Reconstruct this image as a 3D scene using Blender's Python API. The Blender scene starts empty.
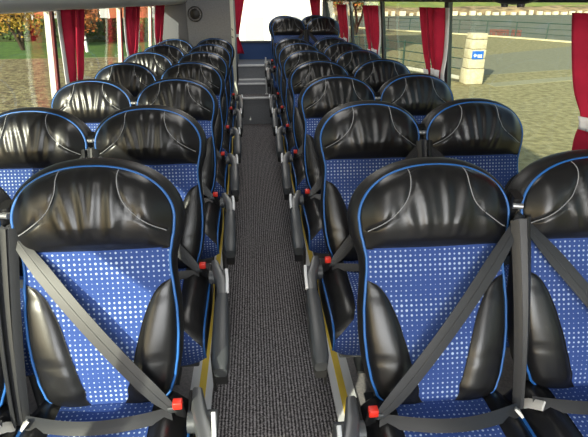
import bpy, bmesh, math, random
from math import sin, cos, pi, radians, sqrt, atan2, exp
from mathutils import Vector, Matrix, Euler
random.seed(7)
S = bpy.context.scene
COL = S.collection
# ---------------------------------------------------------------- camera
CAMX, CAMZ = -0.031, 1.57
t_, y_, r_, F_ = 0.4257, 0.0806, -0.005, 480.0
cd = bpy.data.cameras.new('camera'); cam = bpy.data.objects.new('camera', cd); COL.objects.link(cam)
cd.sensor_width = 36; cd.lens = F_/588*36; cd.clip_start = .02; cd.clip_end = 2000
fw = Vector((sin(y_)*cos(t_), cos(y_)*cos(t_), -sin(t_)))
rt = Vector((cos(y_), -sin(y_), 0)); up = rt.cross(fw)
r2 = rt*cos(r_)+up*sin(r_); u2 = -rt*sin(r_)+up*cos(r_)
M = Matrix((r2, u2, -fw)).transposed().to_4x4(); M.translation = (CAMX, 0, CAMZ)
cam.matrix_world = M
S.camera = cam
# ---------------------------------------------------------------- light
w = bpy.data.worlds.new('sky'); S.world = w; w.use_nodes = True
nt = w.node_tree; nt.nodes.clear()
sk = nt.nodes.new('ShaderNodeTexSky'); sk.sky_type = 'NISHITA'; sk.sun_disc = False
sk.sun_elevation = radians(24); sk.sun_rotation = radians(212); sk.air_density = 1.2; sk.dust_density = 2.0
bgn = nt.nodes.new('ShaderNodeBackground'); bgn.inputs['Strength'].default_value = 0.17
on = nt.nodes.new('ShaderNodeOutputWorld')
nt.links.new(sk.outputs[0], bgn.inputs[0]); nt.links.new(bgn.outputs[0], on.inputs[0])
sl = bpy.data.lights.new('sun', 'SUN'); sun = bpy.data.objects.new('sun', sl); COL.objects.link(sun)
sl.energy = 6.0; sl.color = (1, .93, .78); sl.angle = radians(.6)
sun.rotation_euler = Vector((2.5, 4.0, -1.95)).to_track_quat('-Z', 'Y').to_euler()
def area(name, loc, rot, sx, sy, e, c=(1, 1, 1)):
    l = bpy.data.lights.new(name, 'AREA'); l.shape = 'RECTANGLE'; l.size = sx; l.size_y = sy; l.energy = e; l.color = c
    o = bpy.data.objects.new(name, l); COL.objects.link(o); o.location = loc; o.rotation_euler = rot; return o
# interior fill added: a boost to the windscreen daylight, and ceiling lights
area('windscreen_daylight_fill', (0, -2.6, 1.75), (radians(78), 0, 0), 2.1, 1.1, 95, (.97, .98, 1))
for yy in (-.3, 2.2, 4.7, 7.0):
    area('ceiling_fill_light', (0, yy, 2.07), (0, 0, 0), 0.35, 1.4, 7, (1, .97, .92))
S.view_settings.view_transform = 'Standard'; S.view_settings.look = 'None'
S.view_settings.gamma = 1; S.view_settings.use_curve_mapping = False
S.view_settings.exposure = 0.35

# ---------------------------------------------------------------- materials
def mat(name, c, rough=.5, metal=0, spec=.5, noise=None, bump=None, c2=None, coat=0):
    m = bpy.data.materials.new(name); m.use_nodes = True; n = m.node_tree; b = n.nodes['Principled BSDF']
    b.inputs['Base Color'].default_value = (*c, 1); b.inputs['Roughness'].default_value = rough
    b.inputs['Metallic'].default_value = metal; b.inputs['Specular IOR Level'].default_value = spec
    b.inputs['Coat Weight'].default_value = coat
    tc = n.nodes.new('ShaderNodeTexCoord')
    if noise:
        nn = n.nodes.new('ShaderNodeTexNoise'); nn.inputs['Scale'].default_value = noise; nn.inputs['Detail'].default_value = 6
        n.links.new(tc.outputs['Object'], nn.inputs[0])
        cr = n.nodes.new('ShaderNodeValToRGB'); cr.color_ramp.elements[0].position = .35; cr.color_ramp.elements[1].position = .65
        cr.color_ramp.elements[0].color = (*c, 1); cr.color_ramp.elements[1].color = (*(c2 or c), 1)
        n.links.new(nn.outputs[0], cr.inputs[0]); n.links.new(cr.outputs[0], b.inputs['Base Color'])
    if bump:
        bn = n.nodes.new('ShaderNodeTexNoise'); bn.inputs['Scale'].default_value = bump[0]; bn.inputs['Detail'].default_value = 4
        n.links.new(tc.outputs['Object'], bn.inputs[0])
        bp = n.nodes.new('ShaderNodeBump'); bp.inputs['Strength'].default_value = bump[1]; bp.inputs['Distance'].default_value = bump[2]
        n.links.new(bn.outputs[0], bp.inputs['Height']); n.links.new(bp.outputs[0], b.inputs['Normal'])
    return m
LEATH = mat('black_leather', (.009, .009, .010), .31, spec=.5, bump=(260, .25, .0006))
SHELL = mat('black_vinyl', (.012, .012, .013), .45, spec=.4)
PIPE = mat('blue_piping', (.02, .13, .42), .4)
STIT = mat('grey_stitching', (.30, .31, .33), .6)
PLAS = mat('black_plastic', (.015, .015, .016), .35)
GPLA = mat('grey_plastic', (.055, .06, .065), .42, spec=.6)
METL = mat('brushed_metal', (.42, .43, .44), .35, metal=.7)
PALE = mat('pale_plastic', (.72, .70, .66), .5)
RED = mat('red_button', (.75, .035, .02), .4)
GMET = mat('grey_metal', (.16, .165, .17), .38, metal=.5)
STEEL = mat('dark_steel', (.08, .085, .09), .45, metal=.6)
WEB = mat('belt_webbing', (.026, .027, .030), .45, spec=.5, bump=(500, .4, .0006))
CURT = mat('red_curtain', (.50, .008, .045), .8, noise=14, c2=(.40, .004, .035))
WHITE = mat('white_cloth', (.85, .85, .86), .8)
RACK = mat('rack_grey', (.58, .59, .57), .6, noise=3, c2=(.52, .53, .52))
DARKT = mat('dark_trim', (.03, .032, .035), .6)
FRAME = mat('window_rubber', (.02, .022, .025), .5)
CREAM = mat('cream_trim', (.72, .74, .64), .5)
PANEL = mat('grey_panel', (.23, .24, .26), .6, noise=60, c2=(.19, .20, .22))
BLUE = mat('blue_panel', (.012, .055, .19), .55)
YEL = mat('yellow_strip', (.85, .62, .09), .55)
SILV = mat('silver_edge', (.85, .86, .87), .4)
LINO = mat('grey_floor', (.33, .31, .31), .6, noise=90, c2=(.24, .23, .24))

def fabric():
    m = bpy.data.materials.new('blue_dotted_fabric'); m.use_nodes = True; n = m.node_tree; L = n.links.new
    b = n.nodes['Principled BSDF']; b.inputs['Roughness'].default_value = .85; b.inputs['Specular IOR Level'].default_value = .2
    uv = n.nodes.new('ShaderNodeUVMap'); uv.uv_map = 'UVMap'
    sx = n.nodes.new('ShaderNodeSeparateXYZ'); L(uv.outputs[0], sx.inputs[0])
    def mth(op, a, bb=None, v=None):
        k = n.nodes.new('ShaderNodeMath'); k.operation = op
        if hasattr(a, 'links'): L(a, k.inputs[0])
        else: k.inputs[0].default_value = a
        if bb is not None:
            if hasattr(bb, 'links'): L(bb, k.inputs[1])
            else: k.inputs[1].default_value = bb
        return k.outputs[0]
    P = .0136
    u = mth('DIVIDE', sx.outputs[0], P); v = mth('DIVIDE', sx.outputs[1], P)
    vr = mth('FLOOR', v); sh = mth('MODULO', mth('ABSOLUTE', mth('ADD', vr, mth('FLOOR', u))), 2.0)
    du = mth('SUBTRACT', mth('FRACT', u), .5); dv = mth('SUBTRACT', mth('FRACT', v), .5)
    d = mth('SQRT', mth('ADD', mth('POWER', mth('ABSOLUTE', du), 2.0), mth('POWER', mth('ABSOLUTE', dv), 2.0)))
    # dot size drifts over the cloth in soft bands
    wv = mth('SINE', mth('MULTIPLY', sx.outputs[1], 2*pi/.12)); wu = mth('SINE', mth('MULTIPLY', sx.outputs[0], 2*pi/.17))
    rad = mth('ADD', mth('ADD', mth('ADD', .185, mth('MULTIPLY', sh, .07)), mth('MULTIPLY', wv, .055)), mth('MULTIPLY', wu, .025))
    k = mth('SUBTRACT', rad, d); k = mth('MULTIPLY', k, 9.0)
    cl = n.nodes.new('ShaderNodeClamp'); L(k, cl.inputs[0])
    mx = n.nodes.new('ShaderNodeMix'); mx.data_type = 'RGBA'
    mx.inputs['A'].default_value = (.036, .075, .26, 1); mx.inputs['B'].default_value = (.44, .54, .72, 1)
    L(cl.outputs[0], mx.inputs['Factor']); L(mx.outputs['Result'], b.inputs['Base Color'])
    return m
FAB = fabric()

def carpet():
    m = bpy.data.materials.new('ribbed_carpet'); m.use_nodes = True; n = m.node_tree; L = n.links.new
    b = n.nodes['Principled BSDF']; b.inputs['Roughness'].default_value = .95; b.inputs['Specular IOR Level'].default_value = .1
    tc = n.nodes.new('ShaderNodeTexCoord'); mp = n.nodes.new('ShaderNodeMapping'); L(tc.outputs['Object'], mp.inputs[0])
    mp.inputs['Scale'].default_value = (70, 30, 1)
    vo = n.nodes.new('ShaderNodeTexVoronoi'); vo.inputs['Scale'].default_value = 4.0; L(mp.outputs[0], vo.inputs[0])
    wv = n.nodes.new('ShaderNodeTexWave'); wv.bands_direction = 'X'; wv.inputs['Scale'].default_value = 22; wv.inputs['Distortion'].default_value = 3.5
    wv.inputs['Detail'].default_value = 2; wv.inputs['Detail Scale'].default_value = 8; L(tc.outputs['Object'], wv.inputs[0])
    no = n.nodes.new('ShaderNodeTexNoise'); no.inputs['Scale'].default_value = 110; no.inputs['Detail'].default_value = 2; L(tc.outputs['Object'], no.inputs[0])
    a = n.nodes.new('ShaderNodeMath'); a.operation = 'MULTIPLY'; wm = n.nodes.new('ShaderNodeMath'); wm.operation = 'MULTIPLY_ADD'; wm.inputs[1].default_value = .55; wm.inputs[2].default_value = .35; L(wv.outputs['Fac'], wm.inputs[0]); L(wm.outputs[0], a.inputs[0]); L(no.outputs[0], a.inputs[1])
    cr = n.nodes.new('ShaderNodeValToRGB'); cr.color_ramp.elements[0].position = .2; cr.color_ramp.elements[1].position = .52
    cr.color_ramp.elements[0].color = (.030, .029, .031, 1); cr.color_ramp.elements[1].color = (.40, .38, .39, 1)
    L(a.outputs[0], cr.inputs[0]); L(cr.outputs[0], b.inputs['Base Color'])
    bp = n.nodes.new('ShaderNodeBump'); bp.inputs['Strength'].default_value = .8; bp.inputs['Distance'].default_value = .004
    L(a.outputs[0], bp.inputs['Height']); L(bp.outputs[0], b.inputs['Normal'])
    return m
CARP = carpet()
def glassm():
    m = bpy.data.materials.new('window_glass'); m.use_nodes = True; n = m.node_tree; n.nodes.clear(); L = n.links.new
    t = n.nodes.new('ShaderNodeBsdfTransparent'); t.inputs[0].default_value = (.93, .96, .93, 1)
    g = n.nodes.new('ShaderNodeBsdfGlossy'); g.inputs['Roughness'].default_value = 0.0
    lw = n.nodes.new('ShaderNodeLayerWeight'); pw = n.nodes.new('ShaderNodeMath'); pw.operation = 'POWER'; pw.inputs[1].default_value = 4; L(lw.outputs['Facing'], pw.inputs[0])
    mu = n.nodes.new('ShaderNodeMath'); mu.operation = 'MULTIPLY_ADD'; mu.inputs[1].default_value = .35; mu.inputs[2].default_value = .025; L(pw.outputs[0], mu.inputs[0])
    x = n.nodes.new('ShaderNodeMixShader'); o = n.nodes.new('ShaderNodeOutputMaterial')
    L(mu.outputs[0], x.inputs[0]); L(t.outputs[0], x.inputs[1]); L(g.outputs[0], x.inputs[2]); L(x.outputs[0], o.inputs[0])
    return m
GLASS = glassm()

# ---------------------------------------------------------------- helpers
class MB:
    def __init__(s): s.v = []; s.f = []; s.uv = []; s.hasuv = False
    def add(s, vs, fs, uv=None):
        k = len(s.v); s.v += [tuple(p) for p in vs]; s.f += [tuple(i+k for i in f) for f in fs]
        s.uv += uv if uv else [(0, 0)]*len(vs)
        if uv: s.hasuv = True
        return s
    def box(s, x0, x1, y0, y1, z0, z1):
        vs = [(x, y, z) for x in (x0, x1) for y in (y0, y1) for z in (z0, z1)]
        return s.add(vs, [(0, 1, 3, 2), (4, 6, 7, 5), (0, 4, 5, 1), (2, 3, 7, 6), (0, 2, 6, 4), (1, 5, 7, 3)])
    def grid(s, n, m, fn, uvf=None, cu=False, cv=False):
        vs = []; uv = []
        for i in range(n):
            for j in range(m):
                vs.append(fn(i, j)); uv.append(uvf(i, j) if uvf else (0, 0))
        fs = []
        for i in range(n if cu else n-1):
            for j in range(m if cv else m-1):
                a = i*m+j; b = ((i+1) % n)*m+j; fs.append((a, b, ((i+1) % n)*m+(j+1) % m, i*m+(j+1) % m))
        return s.add(vs, fs, uv if uvf else None)
    def tube(s, pts, r, k=8, closed=False, cap=True):
        pts = [Vector(p) for p in pts]; n = len(pts); rr = r if isinstance(r, (list, tuple)) else [r]*n
        rings = []; prev = None
        for i in range(n):
            if closed: t = pts[(i+1) % n]-pts[i-1]
            else: t = pts[min(i+1, n-1)]-pts[max(i-1, 0)]
            if t.length < 1e-9: t = Vector((0, 0, 1))
            t.normalize()
            if prev is None:
                a = Vector((0, 0, 1)) if abs(t.z) < .9 else Vector((1, 0, 0)); nrm = t.cross(a).normalized()
            else: nrm = (prev-t*prev.dot(t)).normalized()
            prev = nrm; bn = t.cross(nrm)
            rings.append([pts[i]+(nrm*cos(2*pi*q/k)+bn*sin(2*pi*q/k))*rr[i] for q in range(k)])
        base = len(s.v); vs = [p for ring in rings for p in ring]; fs = []
        for i in range(n if closed else n-1):
            for q in range(k):
                fs.append((i*k+q, i*k+(q+1) % k, ((i+1) % n)*k+(q+1) % k, ((i+1) % n)*k+q))
        if not closed and cap:
            fs.append(tuple(range(k-1, -1, -1))); fs.append(tuple((n-1)*k+q for q in range(k)))
        return s.add(vs, fs)
    def sweep(s, pts, w, h, side=Vector((1, 0, 0)), bev=.25):
        """rounded-rectangle bar along pts; side = width direction"""
        pts = [Vector(p) for p in pts]; n = len(pts); k = 12; vs = []
        for i in range(n):
            t = (pts[min(i+1, n-1)]-pts[max(i-1, 0)]).normalized(); u = t.cross(side).normalized()
            ww = w[i] if isinstance(w, (list, tuple)) else w; hh = h[i] if isinstance(h, (list, tuple)) else h
            for q in range(k):
                a = 2*pi*(q+.5)/k; cx = abs(cos(a))**.45*(1 if cos(a) > 0 else -1); cy = abs(sin(a))**.45*(1 if sin(a) > 0 else -1)
                vs.append(pts[i]+side*cx*ww/2+u*cy*hh/2)
        fs = []
        for i in range(n-1):
            for q in range(k): fs.append((i*k+q, i*k+(q+1) % k, (i+1)*k+(q+1) % k, (i+1)*k+q))
        fs.append(tuple(range(k-1, -1, -1))); fs.append(tuple((n-1)*k+q for q in range(k)))
        return s.add(vs, fs)
    def build(s, name, m, parent=None, smooth=True, loc=None, bevel=0, weld=False):
        me = bpy.data.meshes.new(name); me.from_pydata(s.v, [], s.f)
        if s.hasuv:
            l = me.uv_layers.new(name='UVMap')
            for lp in me.loops: l.data[lp.index].uv = s.uv[lp.vertex_index]
        bm = bmesh.new(); bm.from_mesh(me)
        if weld: bmesh.ops.remove_doubles(bm, verts=bm.verts, dist=1e-5)
        bmesh.ops.recalc_face_normals(bm, faces=bm.faces)
        if bevel: bmesh.ops.bevel(bm, geom=list(bm.edges), offset=bevel, segments=2, affect='EDGES', profile=.5)
        bm.to_mesh(me); bm.free()
        if smooth: me.polygons.foreach_set('use_smooth', [True]*len(me.polygons))
        if smooth: 
            try: me.set_sharp_from_angle(angle=radians(50))
            except Exception: pass
        me.materials.append(m); o = bpy.data.objects.new(name, me); COL.objects.link(o)
        if parent: o.parent = parent
        if loc: o.location = loc
        return o
def tag(o, label, cat, group=None, kind=None):
    if label: o['label'] = label
    if cat: o['category'] = cat
    if group: o['group'] = group
    if kind: o['kind'] = kind
    return o
def struct(o): o['kind'] = 'structure'; return o
def empty(name, loc=(0, 0, 0), parent=None):
    o = bpy.data.objects.new(name, None); COL.objects.link(o); o.location = loc; o.empty_display_size = .1
    if parent: o.parent = parent
    return o
def copy_tree(o, parent=None):
    c = o.copy(); COL.objects.link(c); c.parent = parent
    for ch in list(o.children): copy_tree(ch, c)
    return c

# ================================================================ THE COACH
Y0, Y1 = -2.8, 8.35
WX = 1.2
b = MB().box(-.262, .262, Y0, 6.7, -.05, 0); b.build('floor', CARP, smooth=False)['kind'] = 'structure'
for sgn, nm in ((-1, 'trim_1'), (1, 'trim_2')):
    o = MB().box(min(sgn*.262, sgn*.36), max(sgn*.262, sgn*.36), Y0, 6.7, -.05, .012).build(nm, SILV, smooth=False); struct(o)
    MB().box(min(sgn*.292, sgn*.322), max(sgn*.292, sgn*.322), Y0, 6.69, .012, .0145).build('yellow_strip', YEL, o, smooth=False)
for sgn, nm in ((-1, 'floor_left'), (1, 'floor_right')):
    struct(MB().box(min(sgn*.36, sgn*WX), max(sgn*.36, sgn*WX), Y0, Y1, -.05, .004).build(nm, LINO, smooth=False))
struct(MB().box(-1.3, 1.3, Y0, Y1, 2.1, 2.16).build('ceiling', RACK, smooth=False))
# rear steps
struct(MB().box(-.25, .262, 6.7, 7.0, -.05, .352).build('floor_rear_step', PANEL, smooth=False))
o = MB().box(-.25, .262, 6.7, 7.0, .352, .362).build('floor_rear_step_carpet', CARP, smooth=False); struct(o)
struct(MB().box(-.25, .262, 6.685, 6.72, .345, .372).build('trim_3', SILV, bevel=.003))
struct(MB().box(-.25, .42, 7.0, 7.42, -.05, .495).build('floor_upper_step', PANEL, smooth=False))
struct(MB().box(-.25, .262, 6.985, 7.03, .49, .512).build('trim_4', SILV, bevel=.003))
struct(MB().box(-.25, .40, 7.40, 7.44, .485, .515).build('trim_5', SILV, bevel=.003))
struct(MB().box(-.25, .42, 7.42, 8.3, -.05, .70).build('floor_rear_bench', PANEL, smooth=False))
struct(MB().box(-.25, .42, 7.405, 7.44, .69, .715).build('trim_6', SILV, bevel=.003))
struct(MB().box(.262, WX, 6.2, 8.3, -.05, .2).build('floor_rear_platform', DARKT, smooth=False))
# side walls
posts = {-1: [-1.2, -.3, 1.36, 3.06, 4.66, 6.07, 8.3], 1: [-1.2, -.3, 1.25, 3.09, 4.70, 6.22, 8.3]}
LEAN = .11
for sgn, side in ((-1, 'left'), (1, 'right')):
    def xs(a, c): return (min(sgn*a, sgn*c), max(sgn*a, sgn*c))
    struct(MB().box(*xs(WX, WX+.08), Y0, Y1, -.05, .70).build('wall_'+side, PANEL, smooth=False))
    struct(MB().box(*xs(WX-.05, WX+.08), Y0, Y1, 1.60, 2.12).build('wall_%s_header' % side, RACK, smooth=False))
    struct(MB().box(*xs(WX-.03, WX+.02), Y0, Y1, .70, .725).build('trim_sill_'+side, FRAME, bevel=.004))
    for k, py in enumerate(posts[sgn]):
        def leanbox(y0, y1, a, c, z0=.7, z1=1.62):
            m = MB(); vs = []
            for z in (z0, z1):
                d = -(z-1.1)*LEAN
                for (xx, yy) in ((a, y0), (c, y0), (c, y1), (a, y1)): vs.append((sgn*(xx+d), yy, z))
            return m.add(vs, [(0, 3, 2, 1), (4, 5, 6, 7), (0, 1, 5, 4), (1, 2, 6, 5), (2, 3, 7, 6), (3, 0, 4, 7)])
        o = struct(leanbox(py, py+.035, WX, WX+.035).build('trim_post_%s_%d' % (side, k+1), FRAME, smooth=False))
        if sgn < 0: leanbox(py-.040, py-.001, WX, WX+.03).build('post_edge', CREAM, o, smooth=False)
        else: leanbox(py-.02, py-.001, WX+.005, WX+.03).build('post_edge', mat('post_green', (.10, .14, .13), .5), o, smooth=False)
        if k+1 < len(posts[sgn]):
            g = leanbox(py+.035, posts[sgn][k+1]-.040, WX+.006, WX+.010).build('window_%s_%d' % (side, k+1), GLASS, smooth=False)
            g['kind'] = 'structure'
# luggage racks
def rack(sgn, zlow, label):
    prof = [(WX-.08, zlow+.03), (1.06, zlow+.005), (.95, zlow), (.84, zlow+.012), (.79, zlow+.05), (.77, zlow+.12), (.775, zlow+.22), (.80, zlow+.24), (.81, zlow+.22), (.80, zlow+.14), (.84, zlow+.06), (.95, zlow+.045), (WX-.08, zlow+.06)]
    n = len(prof); ys = [Y0+.02, 6.45 if sgn < 0 else 8.2]
    m = MB(); m.add([(sgn*x, yy, z) for yy in ys for (x, z) in prof], [(i, (i+1) % n, n+(i+1) % n, n+i) for i in range(n)]+[tuple(range(n)), tuple(range(2*n-1, n-1, -1))])
    o = m.build('luggage_rack', RACK); tag(o, label, 'luggage rack')
    return o
rk = rack(-1, 1.535, 'grey overhead luggage rack above the left windows')
rr_ = rack(1, 1.585, 'grey overhead luggage rack above the right windows')
for sgn, pr in ((-1, rk), (1, rr_)):
    MB().tube([(sgn*1.09, Y0+.1, 1.533+(.035 if sgn > 0 else 0)), (sgn*1.09, 6.4 if sgn < 0 else 8.1, 1.533+(.035 if sgn > 0 else 0))], .008).build('curtain_rail', SILV if sgn < 0 else STEEL, pr)
# dark service unit under right rack
o = empty('reading_light_unit', (.93, 1.86, 1.579))
m = MB(); m.grid(9, 16, lambda i, j: (cos(2*pi*j/16)*.05*sqrt(max(0, 1-(i/8)**2.4)), sin(2*pi*j/16)*.16*sqrt(max(0, 1-(i/8)**2.4)), .004-.030*(i/8)), cv=True)
m.build('housing', PLAS, o); tag(o, 'black reading light and air nozzle unit under the right luggage rack', 'reading light')
for dy in (-.06, .06):
    MB().tube([(0, dy, -.012), (0, dy, -.034)], [.016, .012], 12).build('nozzle', STEEL, o)
# bodies for the added ceiling fill lights, out of view
for yy in (-.3, 2.2, 4.7, 7.0):
    o = empty('ceiling_fill_lamp', (0, yy, 2.08))
    MB().box(-.2, .2, -.72, .72, 0, .02).build('housing', GPLA, o, smooth=False)
    tag(o, 'long flat fill lamp added on the unseen coach ceiling above the aisle', 'lamp', 'added ceiling fill lamps along the aisle')
# rear wall with window
RY = 8.3
for (nm, a) in (('wall_rear', (-1.28, 1.28, RY, RY+.08, -.05, .96)), ('wall_rear_left', (-1.28, -.42, RY, RY+.08, .96, 2.12)), ('wall_rear_right', (1.12, 1.28, RY, RY+.08, .96, 2.12)), ('wall_rear_top', (-.42, 1.12, RY, RY+.08, 1.9, 2.12))):
    struct(MB().box(*a).build(nm, PANEL, smooth=False))
struct(MB().box(-.42, 1.12, RY+.03, RY+.036, .96, 1.9).build('window_rear', GLASS, smooth=False))
struct(MB().box(-.25, .9, RY-.03, RY-.002, .70, .955).build('trim_rear_blue_panel', BLUE, smooth=False))
struct(MB().box(-.42, 1.12, RY-.06, RY-.002, .957, .985).build('trim_rear_sill', GPLA, bevel=.004))
# front wall with windscreen
for (nm, a) in (('wall_front', (-1.28, 1.28, Y0-.06, Y0, -.05, .75)), ('wall_front_top', (-1.28, 1.28, Y0-.06, Y0, 1.95, 2.12))):
    struct(MB().box(*a).build(nm, DARKT, smooth=False))
struct(MB().box(-1.2, 1.2, Y0-.04, Y0-.034, .75, 1.95).build('window_front', GLASS, smooth=False))
# toilet cabinet behind the left rows
o = empty('rear_cabinet', (-.72, 6.5, 0))
tag(o, 'grey cabinet panel with round black speaker behind the left seat columns', 'cabinet')
MB().box(-.10, .47, 0, .045, 0, 2.09).build('front_panel', PANEL, o, smooth=False)
MB().box(.41, .45, .05, 1.75, 0, 2.09).build('side_panel', PANEL, o, smooth=False)
MB().box(-.42, -.104, .02, .06, 0, 2.09).build('corner_panel', mat('dark_grey_panel', (.10, .105, .12), .6), o, smooth=False)
MB().box(.435, .475, -.008, .0, 0, 2.09).build('edge_strip', CREAM, o, smooth=False)
for z in (1.15, 1.24):
    MB().tube([(.455, -.004, z), (.455, -.02, z), (.44, -.024, z+.02)], .005).build('hinge', PLAS, o)
k = MB(); k.tube([(0.005, 0, 1.428), (0.005, -.018, 1.428)], 0.084, 28); sp = k.build('speaker', PLAS, o)
m = MB(); m.tube([(.005+0.084*cos(a), -.018, 1.428+0.084*sin(a)) for a in [2*pi*q/28 for q in range(28)]], .006, 6, closed=True); m.build('speaker_rim', PLAS, sp)
m = MB(); m.grid(5, 20, lambda i, j: (.005+.06*(1-i/4)*cos(2*pi*j/20), -.019-.012*(i/4)**.5, 1.428+.06*(1-i/4)*sin(2*pi*j/20)), cv=True); m.build('speaker_cone', SHELL, sp)
# white handrail at the rear step
o = empty('handrail', (.15, 6.97, .362)); tag(o, 'short white upright handrail beside the rear step', 'handrail')
MB().tube([(0, -.01, 0), (0, -.01, .50)], .011, 10).build('rail', SILV, o)
MB().tube([(-.02, -.01, 0), (.02, -.01, 0)], .014, 10).build('foot', SILV, o)
o = empty('step_frame', (0, 6.63, 0)); tag(o, 'pale metal tube frame around the lower rear step', 'step frame')
m = MB()
m.tube([(-.235, 0, 0), (-.235, 0, .35), (-.215, 0, .37), (.215, 0, .37), (.235, 0, .35), (.235, 0, 0)], .009, 8); m.build('tube', SILV, o)
for s_ in (-1, 1): MB().tube([(s_*.235, 0, .0), (s_*.235, 0, .012)], .02, 12).build('foot', SILV, o)

# ---------------------------------------------------------------- curtains
def curtain(sgn, y0, y1, ztie, label, phase=0, ztop=1.53, zbot=.78, lining=True, folds=3):
    xw = 1.115; o = empty('curtain', (sgn*xw, (y0+y1)/2, zbot)); W = y1-y0
    tag(o, label, 'curtain', None)
    NZ, NY = 30, 40
    def prof(z):  # width scale and centre shift
        d = abs(z-ztie); u_ = min(1, max(0, (ztop-z)/(ztop-ztie))); return 1-.22*u_-.06*exp(-(d/.05)**2)
    def pt(i, j, off=0, ex=0):
        z = zbot+(ztop-zbot)*i/(NZ-1); u = j/(NY-1); k = prof(z)
        y = (-W/2)+W*(u)*k+W*(1-k)*.15
        f = .020*sin(u*folds*2*pi+phase)*(1-.5*exp(-((z-ztie)/.07)**2)) + .006*sin(u*17+z*9+phase)
        x = -(z-1.1)*LEAN+f+off
        return (sgn*x, y, z-zbot)
    half = NY//2
    for nm, a, c in (('curtain_cloth', 0, half), ('curtain_cloth', half, NY-1)):
        m = MB(); n_ = c-a+1
        m.grid(NZ, n_, lambda i, j: pt(i, j+a, -.004-(.012 if a else 0))); 
        p = m.build(nm, CURT, o); md = p.modifiers.new('t', 'SOLIDIFY'); md.thickness = .003
    # white hem nearest the post
    m = MB(); m.grid(NZ, 4, lambda i, j: (lambda q: (q[0]-sgn*.008, q[1]-.055*(1-j/3)-.002, q[2]))(pt(i, 0)))
    p = m.build('white_hem', WHITE, o); md = p.modifiers.new('t', 'SOLIDIFY'); md.thickness = .003
    for a, c in ((1, half-1), (half+1, NY-2)):
        m = MB()
        def tp(i, j):
            iz = (ztie-.022+.044*i/3-zbot)/(ztop-zbot)*(NZ-1); q = pt(iz, a+j, -.022-(.006 if a > 5 else 0)); return (q[0], q[1], q[2]-.015*(1 if a > 5 else 0))
        m.grid(4, c-a+1, tp); p = m.build('tie_band', WHITE, o); md = p.modifiers.new('t', 'SOLIDIFY'); md.thickness = .003
    return o
curtain(-1, 2.97, 3.27, 1.10, 'red curtain with white tie band at the nearest left window post', .5)
curtain(-1, 4.52, 4.90, 1.11, 'red curtain with white tie band at the middle left window post', 1.5)
curtain(-1, 5.85, 6.28, 1.12, 'narrow red curtain at the farthest left window post before the grey cabinet', 2.5)
curtain(1, 1.22, 1.655, 1.20, 'large red curtain cut by the right edge of the photo', .3, folds=1.6)
curtain(1, 2.92, 3.27, 1.16, 'red curtain with white tie band on the second right window post beside the third row', 1.2)
curtain(1, 4.50, 4.97, 1.14, 'red curtain with white tie band on the third right window post', 2.0)
curtain(1, 5.95, 6.55, 1.14, 'red curtain at the farthest right window post beside the raised rear seats', 2.9)
def rear_curtain(x, w_, label, flip):
    o = empty('curtain', (x, RY-.10, .80)); tag(o, label, 'curtain')
    m = MB(); NZ, NY = 26, 16
    def pt(i, j):
        z = i/(NZ-1); u = j/(NY-1); ww = w_*(.35+.65*abs(z-.25)/.75 if z > .25 else .35+.3*(.25-z)/.25)
        return (flip*(u*ww), .02*sin(u*9+1)-.03, z*1.05)
    m.grid(NZ, NY, pt); p = m.build('curtain_cloth', CURT, o); md = p.modifiers.new('t', 'SOLIDIFY'); md.thickness = .003
    m = MB(); m.grid(3, NY, lambda i, j: (lambda q: (q[0], q[1]-.012, q[2]))(pt(6+i*.5, j))); p = m.build('tie_band', WHITE, o)
rear_curtain(-.33, .26, 'red curtain on the left side of the rear window', 1)
rear_curtain(1.06, .22, 'red curtain on the right side of the rear window', -1)

# ---------------------------------------------------------------- SEAT
LB = .657            # backrest length along its slope
JY, JZ = -.204, .547 # joint
REC = radians(18)
KN = [(0, .140), (.03, .168), (.08, .184), (.14, .194), (.20, .199), (.27, .199), (.33, .194), (.38, .189), (.415, .189), (.45, .196), (.485, .204), (.52, .207)]
def wid(s):
    if s >= .52:
        u = min(1, (s-.52)/(LB-.52)); return .207*max(0, 1-u**2.0)**(1/2.25)
    if s <= 0: return KN[0][1]
    for (a, p), (b_, q) in zip(KN, KN[1:]):
        if s <= b_:
            u = (s-a)/(b_-a); u = u*u*(3-2*u)*.4+u*.6; return p+(q-p)*u
    return .207
def outline(n_side=34, n_top=44):
    """closed loop of (x, s) counter-clockwise starting bottom centre"""
    R = []
    for i in range(n_side+1): s = .52*i/n_side; R.append((wid(s), s))
    for i in range(1, n_top):
        a = pi/2*i/n_top; x = .207*cos(a)**.86; u = (1-(x/.207)**2.25)**(1/2.0); R.append((x, .52+(LB-.52)*u))
    L = [(-x, s) for x, s in reversed(R)]
    return [(0, 0)]+R+[(0, LB)]+L
OUT = outline()
SB = .438  # headrest seam height
def B(x, s, d):  # back-local: x, depth towards the viewer = -y, s = z
    return (x, -d, s)
def base_depth(x, s):
    w_ = max(wid(min(s, LB-.004)), .02); a = min(1, abs(x)/w_)
    d = .010*(1-a**4)
    lum = .014*exp(-((s-.13)/.11)**2)*(1-a*a)
    return d+lum
def fabric_depth(x, s):
    d = base_depth(x, s)+.002
    for q in (.125, .30): d -= .0035*exp(-((s-q-.012*(x/.2)**2)/.006)**2)
    return d
def ARC(t): return .075+.13*max(0, (.95-t)/.77)**3
def ARCN(t): return sqrt(1+(.39*max(0, (.95-t)/.77)**2/.77/.215)**2)
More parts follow.
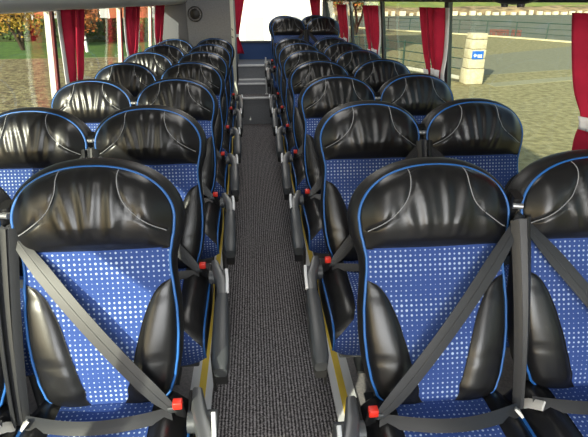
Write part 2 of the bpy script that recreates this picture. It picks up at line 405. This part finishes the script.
def make_headrest_fn(seed):
    rnd = random.Random(seed)
    folds = [(-.07+.028*k+rnd.uniform(-.005, .005), rnd.uniform(.5, 1.15), rnd.uniform(.009, .015), rnd.uniform(-.5, .5)) for k in range(6)]
    wing = [(rnd.choice((-1, 1)), rnd.uniform(.12, .18), rnd.uniform(.3, .8)) for _ in range(3)]
    def fn(x, s):
        w_ = max(wid(min(s, LB-.0005)), .001); a = min(1, abs(x)/w_); t = max(0, min(1, (s-SB)/(LB-SB)))
        g = (1-abs(2*t-1.0)**3.2)**.6 if 0 < t < 1 else 0
        d = .004+g*(.048*(1-a**3.2))
        # forward wings and a flatter centre pad
        d += g*.010*exp(-((abs(x)-.15)/.035)**2)
        xa = abs(x); arc = ARC(t) # stitched groove
        d -= .005*exp(-((xa-arc)/(.0055*ARCN(t)))**2)*(1 if t > .22 else 0)*min(1, (1-a)*12)
        env = max(0, min(1, (t-.04)/.25))*max(0, min(1, (1.0-t)/.12))
        e2 = exp(-(max(0, xa-.07)/.03)**2)
        for (c, am, sg, cv) in folds:
            sp_ = .55+.55*t; xl = c*sp_*1.5+cv*.02*(t-.5)+.006*sin(t*5+cv*6)
            d += .0068*am*exp(-((x-xl)/sg)**2)*env*e2
        for (sg_, cx, tt) in wing:
            d += .002*exp(-((x-sg_*cx)/.012)**2-((t-tt)/.2)**2)
        return d
    return fn
def grid_rows(s0, s1, n, top=False):
    if not top: return [s0+(s1-s0)*i/(n-1) for i in range(n)]
    k = n-12; a = [s0+(.52-s0)*i/(k-1) for i in range(k)]
    return a+[.52+(s1-.52)*sin(pi/2*i/12) for i in range(1, 13)]

def ribbon(name, m, pts, nrm, width, parent, thick=.0022):
    """flat webbing along pts; nrm = outward normal list or vector"""
    pts = [Vector(p) for p in pts]; n = len(pts); mb = MB(); vs = []
    for i, p in enumerate(pts):
        t = (pts[min(i+1, n-1)]-pts[max(i-1, 0)]).normalized(); nn = Vector(nrm[i] if isinstance(nrm, list) else nrm)
        sd = t.cross(nn).normalized(); nn = sd.cross(t).normalized(); ww = width[i] if isinstance(width, (list, tuple)) else width
        for (a, c) in ((-.5, -.5), (-.5, .5), (-.17, .8), (.17, .8), (.5, .5), (.5, -.5)): vs.append(p+sd*a*ww+nn*c*thick)
    fs = []
    for i in range(n-1):
        for q in range(6): fs.append((i*6+q, i*6+(q+1) % 6, (i+1)*6+(q+1) % 6, (i+1)*6+q))
    fs.append(tuple(range(5, -1, -1))); fs.append(tuple((n-1)*6+q for q in range(6)))
    return mb.add(vs, fs).build(name, m, parent)

def make_seat(anchor, armside, seed, name='coach_seat'):
    """anchor=+-1 side of shoulder belt, armside=+-1 or 0"""
    root = empty(name)
    # --- shell (black back)
    n = len(OUT); m = MB(); rings = []
    for (ex, d) in ((0, -.001), (.008, -.004), (.017, -.016), (.0225, -.038), (.020, -.062), (.004, -.080), (-.05, -.090), (-.11, -.092)):
        ring = []
        for i, (x, s) in enumerate(OUT):
            x1, s1 = OUT[i-1]; x2, s2 = OUT[(i+1) % n]; tx, ts = x2-x1, s2-s1; l = sqrt(tx*tx+ts*ts) or 1; nx, ns = ts/l, -tx/l
            rk_ = min(1, max(0, (s-.34)/.16)); rk_ = .30+.70*rk_*rk_*(3-2*rk_)
            if ex >= 0: px, ps = x+nx*ex*rk_, s+ns*ex*rk_
            else:
                kx = 1+ex/.216; ks = 1+ex/.40; px, ps = x*kx, .33+(s-.33)*ks
            ring.append(B(px, ps, d))
        rings.append(ring)
    m.grid(len(rings), n, lambda i, j: rings[i][j], cv=True)
    k = len(m.v); m.v.append(B(0, .33, -.092)); m.uv.append((0, 0))
    for j in range(n): m.f.append(((len(rings)-1)*n+j, (len(rings)-1)*n+(j+1) % n, k))
    back = m.build('backrest', SHELL, root); back.location = (0, JY, JZ); back.rotation_euler = (-REC, 0, 0)
    # --- fabric panel
    NI, NJ = 44, 29
    rows = grid_rows(.0, SB+.012, NI)
    def fp(i, j):
        s = rows[i]; x = (2*j/(NJ-1)-1)*wid(s)*.995; return B(x, s, fabric_depth(x, s))
    m = MB(); m.grid(NI, NJ, fp, lambda i, j: ((2*j/(NJ-1)-1)*wid(rows[i])+.5, rows[i])); m.build('fabric_panel', FAB, back)
    # --- headrest
    hf = make_headrest_fn(seed); rws = grid_rows(SB-.004, LB-.0006, 46, True); NJ2 = 85
    def hp(i, j):
        s = rws[i]; a = (2*j/(NJ2-1)-1); a = sin(a*pi/2)*.35+a*.65; x = a*wid(s)*.996
        bow = -.006*(1-(a*a))*max(0, 1-i/6)
        d = hf(x, s) if i else -.002
        return B(x, s+bow, d if abs(a) < .999 else min(d, .002))
    m = MB(); m.grid(len(rws), NJ2, hp); hr = m.build('headrest', LEATH, back)
    # stitching arcs and bottom seam
    for sg in (-1, 1):
        pts = []
        for q in range(40):
            t = .975-.76*q/39; xa = ARC(t); ss = SB+(LB-SB)*t
            if xa > wid(ss)*.975:
                if t > .6: continue
                break
            pts.append(B(sg*xa, ss, hf(sg*xa, ss)+.0026))
        MB().tube(pts, .0013, 5).build('stitching', STIT, hr)
    # --- bolsters
    for sg in (-1, 1):
        NS, NX = 30, 12
        def wi(s):  # width of leaf
            u = max(0, min(1, s/.350)); return .114*(max(0, 1-u**2.6))**.62*(.82+.18*min(1, s/.05)) + .001
        def bp(i, j):
            s = .004+.346*(i/(NS-1)); wo = wid(s)*.985; a = j/(NX-1); x = wo-wi(s)*a
            bulge = (max(0, 1-abs(2*a-.9)**2.6))**.55 if 0 < a < 1 else 0
            env = (1-(i/(NS-1))**3)**.8*min(1, i/3+.15)
            return B(sg*x, s, fabric_depth(sg*x, s)+.0015+.020*bulge*env)
        m = MB(); m.grid(NS, NX, bp); bo = m.build('side_bolster', LEATH, back)
        pts = [bp(i, NX-1) for i in range(0, NS)]
        MB().tube([(p[0], p[1]-.0012, p[2]) for p in pts], .0011, 5).build('bolster_seam', STIT if False else SHELL, back)
    # --- piping
    pts = []
    for (x, s) in OUT: pts.append(B(x*1.003, s, .0035))
    MB().tube(pts, .0038, 8, closed=True).build('piping', PIPE, back)
    # lower seam of headrest
    MB().tube([hp(1, j)[0:1]+(hp(1, j)[1]-.001, hp(1, j)[2]) for j in range(2, NJ2-2, 2)], .0016, 5).build('headrest_seam', SHELL, hr)
    # rear pocket
    m = MB(); m.grid(10, 14, lambda i, j: (-.15+.3*j/13, .094+.012*sin(pi*i/9)*sin(pi*j/13), .14+.20*i/9)); m.build('rear_pocket', GPLA, back)
    # --- cushion
    prof = [(-.16, .515), (-.18, .540), (-.23, .548), (-.32, .545), (-.40, .541), (-.48, .538), (-.54, .535), (-.585, .525), (-.610, .50), (-.620, .465), (-.618, .42), (-.605, .385), (-.575, .372), (-.45, .37), (-.3, .37), (-.16, .40)]
    NP = len(prof); NXc = 23
    def cp(i, j, off=0, half=.223, front=False):
        a = 2*j/(NXc-1)-1; x = a*half; e = abs(a)**6
        y, z = prof[i]; cy, cz = -.39, .455
        zz = cz+(z-cz)*(1-.30*e)+(.012*(1-a*a) if z > .50 else 0); yy = cy+(y-cy)*(1-.05*e)
        bol = .020*exp(-((abs(x)-.165)/.035)**2) if (z > .51 and y > -.585) else 0
        return (x, yy, zz+bol)
    m = MB(); m.grid(NP, NXc, lambda i, j: cp(i, j), cu=True)
    m.f.append(tuple(i*NXc for i in range(NP))); m.f.append(tuple(i*NXc+NXc-1 for i in reversed(range(NP))))
    cu = m.build('seat_cushion', LEATH, root)
    if armside: MB().sweep([(armside*.240, -.17, .38), (armside*.243, -.30, .33), (armside*.243, -.57, .31)], .012, [.24, .26, .20]).build('side_skirt', PLAS, root)
    hw = [.125, .125, .125, .126, .128, .131, .137, .150, .190, .219, .220, .219, .216]
    arc = [0]
    for i in range(1, len(hw)): arc.append(arc[-1]+sqrt((prof[i][0]-prof[i-1][0])**2+(prof[i][1]-prof[i-1][1])**2))
    def fpn(i, j):
        x = (2*j/20-1)*hw[i]; jj = (x/.223+1)/2*(NXc-1); p = cp(i, jj); y, z = prof[i]; d = Vector((0, y+.39, (z-.455)*2)).normalized()*.0035
        return (p[0], p[1]+d.y, p[2]+d.z)
    m = MB(); m.grid(len(hw), 21, fpn, lambda i, j: ((2*j/20-1)*hw[i]+.5, arc[i]+3)); m.build('fabric_panel', FAB, cu)
    for sg in (-1, 1):
        pts = []
        for i in range(2, 12):
            p = cp(i, 0 if sg < 0 else NXc-1); pts.append((p[0]+sg*.0, p[1], p[2]))
        MB().tube(pts, .0042, 7).build('piping', PIPE, cu)
    # --- base frame and legs
    m = MB(); m.box(-.19, .19, -.55, -.16, .325, .368); m.build('seat_frame', STEEL, root, bevel=.006)
    for yy in (-.47, -.24):
        m = MB(); m.tube([(.0, yy, .012), (.0, yy, .33)], .02, 10); lg = m.build('leg', STEEL, root)
        MB().box(-.05, .05, yy-.05, yy+.05, .004, .016).build('foot_plate', STEEL, lg, smooth=False)
    # side cover of the recliner
    a_ = armside if armside else -anchor
    # --- armrest
    if armside:
        xo = armside*.286
        m = MB(); m.sweep([(xo, -.455, .560), (xo, -.50, .553), (xo+armside*.004, -.64, .532), (xo+armside*.007, -.76, .508), (xo+armside*.007, -.785, .50)], [.042, .052, .056, .054, .040], [.055, .072, .076, .072, .05]); ar = m.build('armrest', GPLA, root)
        m = MB(); m.sweep([(xo-armside*.045, -.20, .55), (xo-armside*.030, -.29, .565), (xo-armside*.006, -.37, .568), (xo, -.465, .558)], [.03, .044, .044, .038], [.06, .06, .05, .036]); m.build('arm_hinge', GMET, ar)
        m = MB(); m.tube([(xo-armside*.060, -.30, .560), (xo+armside*.018, -.30, .560)], .028, 14); m.build('hinge_pin', GPLA, ar)
        m = MB(); m.sweep([(xo, -.48, .505), (xo+armside*.006, -.64, .482), (xo+armside*.007, -.770, .455)], [.036, .042, .038], [.04, .044, .04]); m.build('arm_underside', PLAS, ar)
        m = MB(); m.sweep([(xo+armside*.010, -.315, .600), (xo+armside*.016, -.38, .596), (xo+armside*.018, -.45, .582)], .012, .012); m.build('silver_strip', SILV, ar)
    # side plate of the seat at the buckle side
    m = MB(); m.sweep([(a_*.218, -.16, .50), (a_*.218, -.28, .47), (a_*.216, -.46, .42)], .012, [.10, .10, .05]); m.build('side_cover', PLAS, root)
    # --- belts
    bs = -anchor  # buckle side
    bk = Vector((bs*.200, -.268, .575))
    m = MB(); m.sweep([bk+Vector((0, .02, -.05)), bk+Vector((0, .0, .0)), bk+Vector((0, -.006, .022))], .026, .016); bu = m.build('belt_buckle', PLAS, root)
    m = MB(); m.box(-.0125, .0125, -.011, .011, -.006, .016); rb = m.build('release_button', RED, bu, bevel=.003); rb.location = bk+Vector((0, -.008, .022)); rb['label'] = 'red release button'
    m = MB(); m.sweep([bk+Vector((-bs*.028, .002, .004)), bk+Vector((-bs*.004, .002, .004))], .02, .022, side=Vector((0, 0, 1))); m.build('belt_tongue', STEEL, bu)
    A = Vector((anchor*.224, -.055, 1.035))
    # guide at the shoulder
    g = MB(); g.sweep([A+Vector((0, .07, -.07)), A+Vector((0, .05, 0)), A+Vector((0, .03, .05))], .026, .03); gd = g.build('belt_guide', PLAS, root)
    MB().tube([A+Vector((-anchor*.014, .02, .025)), A+Vector((anchor*.010, .012, .025))], .008, 8).build('guide_pin', METL, gd)
    n_ = 14; pts = []; nr = []
    end = bk+Vector((-bs*.02, -.002, .006))
    for q in range(n_):
        u = q/(n_-1); p = A.lerp(end, u); p.y -= .030*sin(pi*u)**.7
        pts.append(p); tw = (1-u)**6
        nr.append(Vector((-anchor*tw*.5, -1, .35)))
    ribbon('shoulder_belt', WEB, pts, nr, [.022, .030, .038]+[.044]*(n_-5)+[.040, .026], root)
    MB().tube([p+Vector((0, -.0025, 0)) for p in pts], .0012, 4).build('belt_rib', STIT if False else WEB, root)
    # bundle hanging from the guide
    for dx, wd, dy in ((.0, .030, -.012), (-anchor*.020, .022, -.020)):
        pts = []; nr = []
        for q in range(10):
            u = q/9; pts.append(Vector((anchor*.220+dx*(1-.6*u), A.y+dy-.17*u-.015*sin(pi*u), A.z-.50*u))); nr.append(Vector((-anchor*(.9 if dx else .35), -1, .35)))
        ribbon('hanging_webbing', WEB, pts, nr, wd, root)
    # lap belt with pale sleeve
    C0 = Vector((anchor*.200, -.25, .550)); pts = []; nr = []
    for q in range(12):
        u = q/11; p = (C0+Vector((0, -.02, .012))).lerp(bk+Vector((-bs*.02, -.006, -.012)), u)
        p.y -= .045*sin(pi*u); p.z = max(p.z, 0)+.012*sin(pi*u)+.004; pts.append(p); nr.append(Vector((0, -.75, .9)))
    ribbon('lap_belt', WEB, pts, nr, .034, root)
    ribbon('belt_sleeve', PALE, [C0+Vector((anchor*.012, .03, -.04)), C0+Vector((anchor*.004, -.01, .005)), C0+Vector((-anchor*.014, -.045, .028))], (0, -.75, .9), .026, root, .006)['label'] = 'pale plastic belt sleeve'
    return root
protoAL = make_seat(-1, 1, 11); protoWL = make_seat(1, 0, 23); protoAR = make_seat(1, -1, 37); protoWR = make_seat(-1, 0, 51)
PITCH = .7787; ROWY = [1.197+PITCH*i for i in range(9)]
ordn = ['first', 'second', 'third', 'fourth', 'fifth', 'sixth', 'seventh', 'eighth', 'ninth']
cols = {'left aisle': (protoAL, -.462), 'left window': (protoWL, -.912), 'right aisle': (protoAR, .444), 'right window': (protoWR, .894)}
used = set()
dy = {('left aisle', 0): .05, ('left window', 0): .04, ('right aisle', 0): -.02, ('right window', 0): .0}
rec = {('left aisle', 0): -1.5, ('right aisle', 0): 2.5, ('right window', 0): 0}
notes = {('left aisle', 0): 'nearest seat with belt running down to a red buckle at the aisle, ', ('right aisle', 0): 'nearest seat right of the aisle, ',
         ('right window', 0): 'seat cut by the right edge of the photo, ', ('left window', 0): 'seat mostly outside the left edge of the photo, ',
         ('left aisle', 1): 'seat with sunlit side bolster, '}
for cname, (pr, cx) in cols.items():
    for i in range(9 if 'right' in cname else 7):
        o = pr if pr.name not in used else copy_tree(pr); used.add(pr.name)
        o.location = (cx, ROWY[i]+dy.get((cname, i), 0), .004 if i < 7 else .2)
        nrow = 'last raised' if i == 8 else ('first raised' if i == 7 else ordn[i])
        tag(o, 'blue dotted coach seat, black headrest, %s%s column, %s row' % ('' if i else 'nearest, ', cname, nrow), 'seat', 'coach seats')
        q = rec.get((cname, i), random.uniform(-.8, .8))
        for ch in o.children:
            if ch.name.startswith('backrest'): ch.rotation_euler = (-REC-radians(q), 0, 0)

# ================================================================ OUTSIDE
GZ = -1.38
GRAV = mat('sandy_gravel', (.40, .36, .17), .95, noise=5, c2=(.22, .195, .08), bump=(9, 1, .05))
COB = mat('rutted_gravel', (.34, .29, .13), .95, noise=4, c2=(.12, .08, .035), bump=(6, 1, .12))
PAV = mat('pale_paving', (.36, .345, .20), .9, noise=3, c2=(.30, .29, .17))
GRASS = mat('lawn_grass', (.10, .20, .02), .95, noise=2, c2=(.05, .11, .015))
WATER = mat('harbour_water', (.17, .18, .13), .9, noise=.3, c2=(.21, .22, .16), spec=.1, bump=(2, .4, .05))
ROCK = mat('bank_stones', (.50, .36, .18), .95, noise=.35, c2=(.15, .11, .06))
BANKG = mat('bank_grass', (.26, .30, .06), .95, noise=.2, c2=(.16, .22, .04))
STONE = mat('sandstone_block', (.62, .58, .40), .9, noise=8, c2=(.50, .46, .30), bump=(14, 1, .03))
GREEN = mat('green_railing', (.02, .055, .04), .5)
def quad(name, pts, z, m, kind='structure'):
    mb = MB(); n = len(pts); mb.add([(x, y, z) for x, y in pts]+[(x, y, z-.3) for x, y in pts], [tuple(range(n)), tuple(range(2*n-1, n-1, -1))]+[(i, (i+1) % n, n+(i+1) % n, n+i) for i in range(n)])
    o = mb.build(name, m, smooth=False); o['kind'] = kind; return o
edge = [(6, 75), (14.8, 55.2), (20.4, 45.5), (22.3, 41), (24.3, 35.1), (34, 15), (45, -8)]
quad('ground_right', [(45, -20), (-3, -20), (-3, 75)]+edge, GZ, GRAV)
quad('ground_left', [(-3, -20), (-60, -20), (-60, 30), (-3, 30)], GZ+.001, COB)
quad('ground_path', [(-3, 30), (-60, 30), (-60, 31), (-3, 36)], GZ+.002, PAV)
quad('ground_lawn', [(-3, 30.5), (-80, 26.5), (-80, 90), (-3, 90)], GZ+.01, GRASS)
quad('ground_rear', [(-3, 30), (-3, 90), (4, 90), (6, 75)], GZ-.01, GRAV)
quad('ground_paving_strip', [(8.9, 17.6), (30, 24.2), (30, 24.9), (8.9, 18.4)], GZ+.012, PAV)
quad('ground_paving_field', [(9.5, 20.5), (29, 26), (23.8, 34.5), (9.5, 26)], GZ+.010, mat('grey_setts', (.27, .265, .16), .9, noise=6, c2=(.22, .215, .13)))
quad('water', [(3, 80), (14, 56), (30, 20), (60, -10), (500, -10), (500, 152), (-20, 152)], -2.6, WATER)
# coping along the quay
cop = MB()
for (a, c) in zip(edge, edge[1:]):
    a = Vector((*a, 0)); c = Vector((*c, 0)); t = (c-a).normalized(); nn = Vector((t.y, -t.x, 0))*.22
    vs = [(p.x, p.y, z) for z in (GZ, GZ+.10) for p in (a-nn, c-nn, c+nn, a+nn)]
    cop.add(vs, [(0, 1, 2, 3), (4, 7, 6, 5), (0, 4, 5, 1), (1, 5, 6, 2), (2, 6, 7, 3), (3, 7, 4, 0)])
o = cop.build('quay_coping', mat('pale_coping', (.66, .60, .36), .9), smooth=False); tag(o, 'pale stone coping along the edge of the quay', 'kerb')
# quay railing
rl = empty('quay_railing', (20, 45, GZ)); tag(rl, 'long dark green metal railing along the quay edge behind the stone pillar', 'railing')
def onedge(d):
    L = 0
    for a, c in zip(edge, edge[1:]):
        l = math.hypot(c[0]-a[0], c[1]-a[1])
        if d <= L+l: u = (d-L)/l; return Vector((a[0]+(c[0]-a[0])*u, a[1]+(c[1]-a[1])*u, 0))
        L += l
    return Vector((*edge[-1], 0))
org = Vector((20, 45, 0))
for hz, r in ((1.25, .035), (.85, .02), (.45, .02)):
    MB().tube([onedge(d)-org+Vector((0, 0, hz)) for d in [x*2.0 for x in range(0, 36)]], r, 6).build('rail', GREEN, rl)
for k in range(0, 23):
    p = onedge(k*3.1)-org; MB().tube([p+Vector((0, 0, .08)), p+Vector((0, 0, 1.27))], .05, 6).build('railing_post', GREEN, rl)
# red lettering strip standing on the coping
nm = empty('red_lettering', (21.95, 43.0, GZ+.1)); tag(nm, 'row of small dark red letters standing on the pale quay coping', 'lettering')
tdir = Vector((2.0, -1.9, 0)).normalized()
for k in range(13):
    if k == 8: continue
    p = tdir*((k-6)*.205)
    m = MB(); R_ = random.Random(k)
    for (dx, h0, h1) in ((-.055, 0, .5), (.055, 0 if R_.random() < .6 else .24, .5)):
        q = p+tdir*dx; m.sweep([q+Vector((0, 0, h0)), q+Vector((0, 0, h1))], .04, .04)
    for hh in ((.48, .24) if R_.random() < .5 else (.02, .26)):
        m.sweep([p-tdir*.055+Vector((0, 0, hh)), p+tdir*.055+Vector((0, 0, hh))], .03, .04, side=Vector((0, 0, 1)))
    m.build('letter', mat('dark_red_paint', (.25, .03, .015), .6) if k == 0 else bpy.data.materials['dark_red_paint'], nm)
# white/green striped pole by the quay
o = empty('striped_pole', (24.1, 35.4, GZ)); tag(o, 'leaning white post with green bands at the far right railing', 'post')
MB().tube([(0, 0, 0), (.35, 0, 3.2)], .11, 8).build('pole', WHITE, o)
for z in (.6, 1.5, 2.4): MB().tube([(.35*z/3.2, 0, z), (.35*(z+.35)/3.2, 0, z+.35)], .125, 8).build('green_band', GREEN, o)
# stone pillar with sign
pl = empty('stone_pillar', (8.36, 18.5, GZ)); tag(pl, 'pale sandstone block pillar with small blue sign beside the coach', 'pillar')
zz = 0; blocks = [(.52, .42, .62), (.45, .40, .36), (.40, .40, .34), (.35, .385, .34), (.20, .375, .19)]
hs = [.58, .36, .34, .34, .22]; z = 0; ws = [.34, .31, .305, .295, .285]
for k, (h, w_) in enumerate(zip(hs, ws)):
    m = MB(); m.box(-w_, w_, -.30, .30, z+.006, z+h-.006); bl = m.build('stone_block', STONE, pl, bevel=.03)
    z += h
    if k < 4: MB().box(-w_+.03, w_-.02, -.28, .28, z-.012, z+.012).build('mortar_joint', mat('dark_joint', (.10, .09, .06), .9) if k == 0 else bpy.data.materials['dark_joint'], pl, smooth=False)
sg = MB().box(-.235, .195, -.33, -.295, .93, 1.22).build('blue_sign', mat('blue_sign_paint', (.01, .13, .55), .4), pl, smooth=False)
WS = mat('white_sign_paint', (.85, .88, .9), .5)
m = MB()
m.add([(-.19, -.333, 1.06), (-.12, -.333, 1.14), (-.12, -.333, 1.09), (-.05, -.333, 1.09), (-.05, -.333, 1.04), (-.12, -.333, 1.04), (-.12, -.333, .99)], [(0, 1, 2, 3, 4, 5, 6)])
for x in (-.02, .04, .10): m.box(x, x+.035, -.334, -.331, 1.0, 1.10)
m.box(-.02, .15, -.334, -.331, .985, 1.015)
m.build('sign_emblem', WS, sg, smooth=False)
# railing from the pillar
o = empty('pillar_railing', (8, 18.5, GZ)); tag(o, 'three-bar green metal railing running away from the stone pillar', 'railing')
E_ = Vector((-4.0, 10.5, 0))
for hz in (1.28, .92, .55):
    MB().tube([Vector((-.1, .1, hz)), E_+Vector((0, 0, hz))], .022, 6).build('rail', GREEN, o)
MB().sweep([Vector((-.1, .1, .22)), E_+Vector((0, 0, .22))], .14, .05, side=Vector((0, 0, 1))).build('low_beam', mat('weathered_beam', (.45, .45, .38), .8), o)
for k in (.33, .66, 1): MB().tube([E_*k, E_*k+Vector((0, 0, 1.35))], .045, 8).build('railing_post', GREEN, o)
# far bank
def bank(name, pts, m, jit):
    mb = MB(); R_ = random.Random(5); N = 90; K = len(pts)
    mb.grid(K, N, lambda i, j: (-120+620*j/(N-1), pts[i][0]+R_.uniform(-jit, jit), pts[i][1]+R_.uniform(-jit, jit)*.3)); return struct(mb.build(name, m))
o = empty('white_house', (38, 172, 0)); tag(o, 'small white house on the far bank seen between the right rear curtains', 'house')
MB().box(-4, 4, 0, 6, 0, 5.5).build('wall', WHITE, o, smooth=False)
m = MB(); m.add([(-4.3, -.3, 5.5), (4.3, -.3, 5.5), (4.3, 6.3, 5.5), (-4.3, 6.3, 5.5), (-4.3, 3, 8), (4.3, 3, 8)], [(0, 1, 5, 4), (2, 3, 4, 5), (0, 4, 3), (1, 2, 5), (0, 3, 2, 1)]); m.build('roof', bpy.data.materials.new('slate_roof'), o, smooth=False)
for x in (-2.2, 1.2): MB().box(x, x+1, -.05, 0, 2, 3.6).build('window', STEEL, o, smooth=False)
bank('ground_far_bank_stones', [(151, -3), (153, -1.9), (157, -1.0), (161, -.45), (163, -.3)], ROCK, .8)
bank('ground_far_bank_grass', [(161.5, -.5), (168, .6), (175, 2.2), (190, 5.5), (210, 10), (240, 16), (280, 20)], BANKG, .4)
m = MB(); R_ = random.Random(9)
for k in range(150):
    x = -60+k*2.6+R_.uniform(-.5, .5); m.box(x, x+R_.uniform(.9, 1.7), 150, 151, -2.7, -1.7+R_.uniform(-.2, .4))
o = m.build('pale_shore_stones', mat('pale_shore_stone', (.75, .70, .50), .9), smooth=False); tag(o, 'line of pale stones at the foot of the far bank', 'stones', kind='stuff')

# rear building
bd = empty('building', (-.3, 23, GZ)); tag(bd, 'bright white rendered building seen through the rear window', 'building')
BW = mat('white_render', (.86, .84, .80), .85, noise=.8, c2=(.80, .77, .72))
m = MB(); m.box(-2.9, 3.6, 0, 6, 0, 7.2); m.build('wall', BW, bd, smooth=False)
m = MB(); m.add([(-3.2, -.4, 7.2), (3.9, -.4, 7.2), (3.9, 6.4, 7.2), (-3.2, 6.4, 7.2), (-3.2, 3, 10), (3.9, 3, 10)], [(0, 1, 5, 4), (2, 3, 4, 5), (0, 4, 3), (1, 2, 5), (0, 3, 2, 1)]); m.build('roof', mat('red_roof_tiles', (.32, .10, .05), .8), bd, smooth=False)
PANE = mat('dark_pane', (.45, .47, .50), .2)
for x in (-1.8, .4, 2.4):
    for z in (.9, 4.0):
        f_ = MB().box(x-.5, x+.5, -.04, .02, z, z+1.5).build('window', WHITE, bd, smooth=False); MB().box(x-.42, x+.42, -.05, -.035, z+.08, z+1.42).build('pane', PANE, f_, smooth=False)
MB().box(-2.95, 3.65, -.06, 0, 0, .5).build('plinth', mat('grey_plinth', (.3, .3, .3), .8), bd, smooth=False)

# trees etc
BARK = mat('tree_bark', (.05, .035, .02), .9)
def leaves(mb, c, r, n, size, rnd, flat=.8):
    for _ in range(n):
        u = Vector((rnd.gauss(0, 1), rnd.gauss(0, 1), rnd.gauss(0, 1))).normalized()*r*rnd.random()**.4; p = c+Vector((u.x, u.y, u.z*flat))
        a = Vector((rnd.gauss(0, 1), rnd.gauss(0, 1), rnd.gauss(0, 1))).normalized(); b_ = a.orthogonal().normalized(); s = size*rnd.uniform(.6, 1.3)
        mb.add([p-a*s, p-b_*s*.6, p+a*s, p+b_*s*.6], [(0, 1, 2, 3)])
def tree(x, y, h, cr, leafm, label, trunks=3, seed=1, dens=500, low=.35):
    rnd = random.Random(seed); o = empty('autumn_tree', (x, y, GZ)); tag(o, label, 'tree')
    tb = MB(); lf = MB()
    for k in range(trunks):
        a = rnd.uniform(0, 6.28); p = Vector((0, 0, 0)); pts = [p.copy()]; d = Vector((cos(a)*.25, sin(a)*.25, 1)).normalized()
        for q in range(6):
            p = p+d*h*.13; d = (d+Vector((rnd.uniform(-.2, .2), rnd.uniform(-.2, .2), 0))).normalized(); pts.append(p.copy())
            if q > 1:
                for _ in range(3):
                    b2 = (d*.5+Vector((rnd.uniform(-1, 1), rnd.uniform(-1, 1), rnd.uniform(0, .6)))).normalized(); e = p+b2*h*rnd.uniform(.14, .24)
                    tb.tube([p, p.lerp(e, .5)+Vector((0, 0, .1)), e], [.05, .035, .012], 5); leaves(lf, e, cr*.42, dens//(trunks*8), .11, rnd)
        tb.tube(pts, [.13-.015*q for q in range(len(pts))], 7)
    tb.build('trunk', BARK, o); 
    f_ = lf.build('foliage', leafm, o, smooth=False); f_['kind'] = 'stuff'
    return o
YL = mat('yellow_leaves', (.50, .36, .05), .8, noise=1, c2=(.35, .17, .03)); OL = mat('orange_leaves', (.55, .20, .04), .8, noise=1, c2=(.40, .10, .03)); GL = mat('green_leaves', (.10, .17, .03), .8, noise=1, c2=(.05, .09, .02))
tree(-15.4, 35.5, 4.6, 4.2, YL, 'multi-stemmed tree with yellow leaves on the lawn outside the nearest left window', 4, 3, 2600)
tree(-12.2, 38.5, 3.6, 2.4, OL, 'orange-leaved tree just left of the nearest left curtain', 2, 4, 1500)
tree(-24, 48, 9, 5, YL, 'farther yellow tree behind the lawn at the left edge', 3, 5, 2000)
tree(-16, 56, 9, 5, OL, 'far orange tree behind the lawn', 3, 6, 2000)
tree(-9.5, 62, 8, 4, YL, 'far pale yellow tree beyond the hedge', 3, 8, 1600)
tree(9.8, 48, 6, 3, GL, 'dark green bushy tree beyond the railing seen past the third right curtain', 4, 9, 2200)
tree(7.0, 44, 6.5, 3, OL, 'brown-leaved tree seen through the farthest right window', 4, 10, 2200)
def hedge(x0, x1, y, h, label, m_, seed):
    rnd = random.Random(seed); o = empty('hedge', ((x0+x1)/2, y, GZ)); tag(o, label, 'hedge')
    c = MB(); hw_ = (x1-x0)/2
    c.grid(9, 40, lambda i, j: ((2*j/39-1)*hw_, .6*cos(pi*i/8)+rnd.uniform(-.1, .1), h*.92*sin(pi*i/8)**.5+rnd.uniform(-.08, .08))); c.build('branches', mat('hedge_core', (.03, .045, .012), .9), o)
    l = MB()
    for _ in range(1600):
        a = rnd.uniform(0, pi); p = Vector((rnd.uniform(-hw_, hw_), -.65*cos(a), h*sin(a)**.5)); q = Vector((rnd.gauss(0, 1), rnd.gauss(0, 1), rnd.gauss(0, 1))).normalized(); b_ = q.orthogonal()*.09
        q = q*.13; l.add([p-q, p-b_, p+q, p+b_], [(0, 1, 2, 3)])
    l.build('foliage', m_, o, smooth=False)['kind'] = 'stuff'
hedge(-17, -3.2, 42.5, 1.7, 'green clipped hedge along the far side of the lawn', GL, 2)
hedge(-30, -18, 44, 1.4, 'green hedge farther left behind the yellow tree', GL, 3)
bd = empty('building', (-18, 66, GZ)); tag(bd, 'red brick house with tiled roof beyond the lawn', 'building')
MB().box(-11, 7.5, 0, 9, 0, 3.4).build('wall', mat('red_brick', (.42, .13, .06), .85, noise=2, c2=(.33, .10, .05)), bd, smooth=False)
m = MB(); m.add([(-11.4, -.5, 3.4), (7.9, -.5, 3.4), (7.9, 9.5, 3.4), (-11.4, 9.5, 3.4), (-10, 4.5, 8), (6.5, 4.5, 8)], [(0, 1, 5, 4), (2, 3, 4, 5), (0, 4, 3), (1, 2, 5), (0, 3, 2, 1)]); m.build('roof', bpy.data.materials['red_roof_tiles'], bd, smooth=False)
for x in (-9, -6, -3, 0, 3, 6):
    f_ = MB().box(x-.6, x+.6, -.05, .02, 1.0, 2.4).build('window', WHITE, bd, smooth=False); MB().box(x-.5, x+.5, -.06, -.04, 1.1, 2.3).build('pane', PANE, f_, smooth=False)
o = empty('bollard', (-10.6, 33.5, GZ)); tag(o, 'small white bollard post on the lawn between the left curtains', 'bollard')
MB().tube([(0, 0, 0), (0, 0, .9), (0, 0, 1.0)], [.10, .09, .03], 10).build('post', WHITE, o); MB().tube([(0, 0, .7), (0, 0, .8)], .1, 10).build('band', GREEN, o)
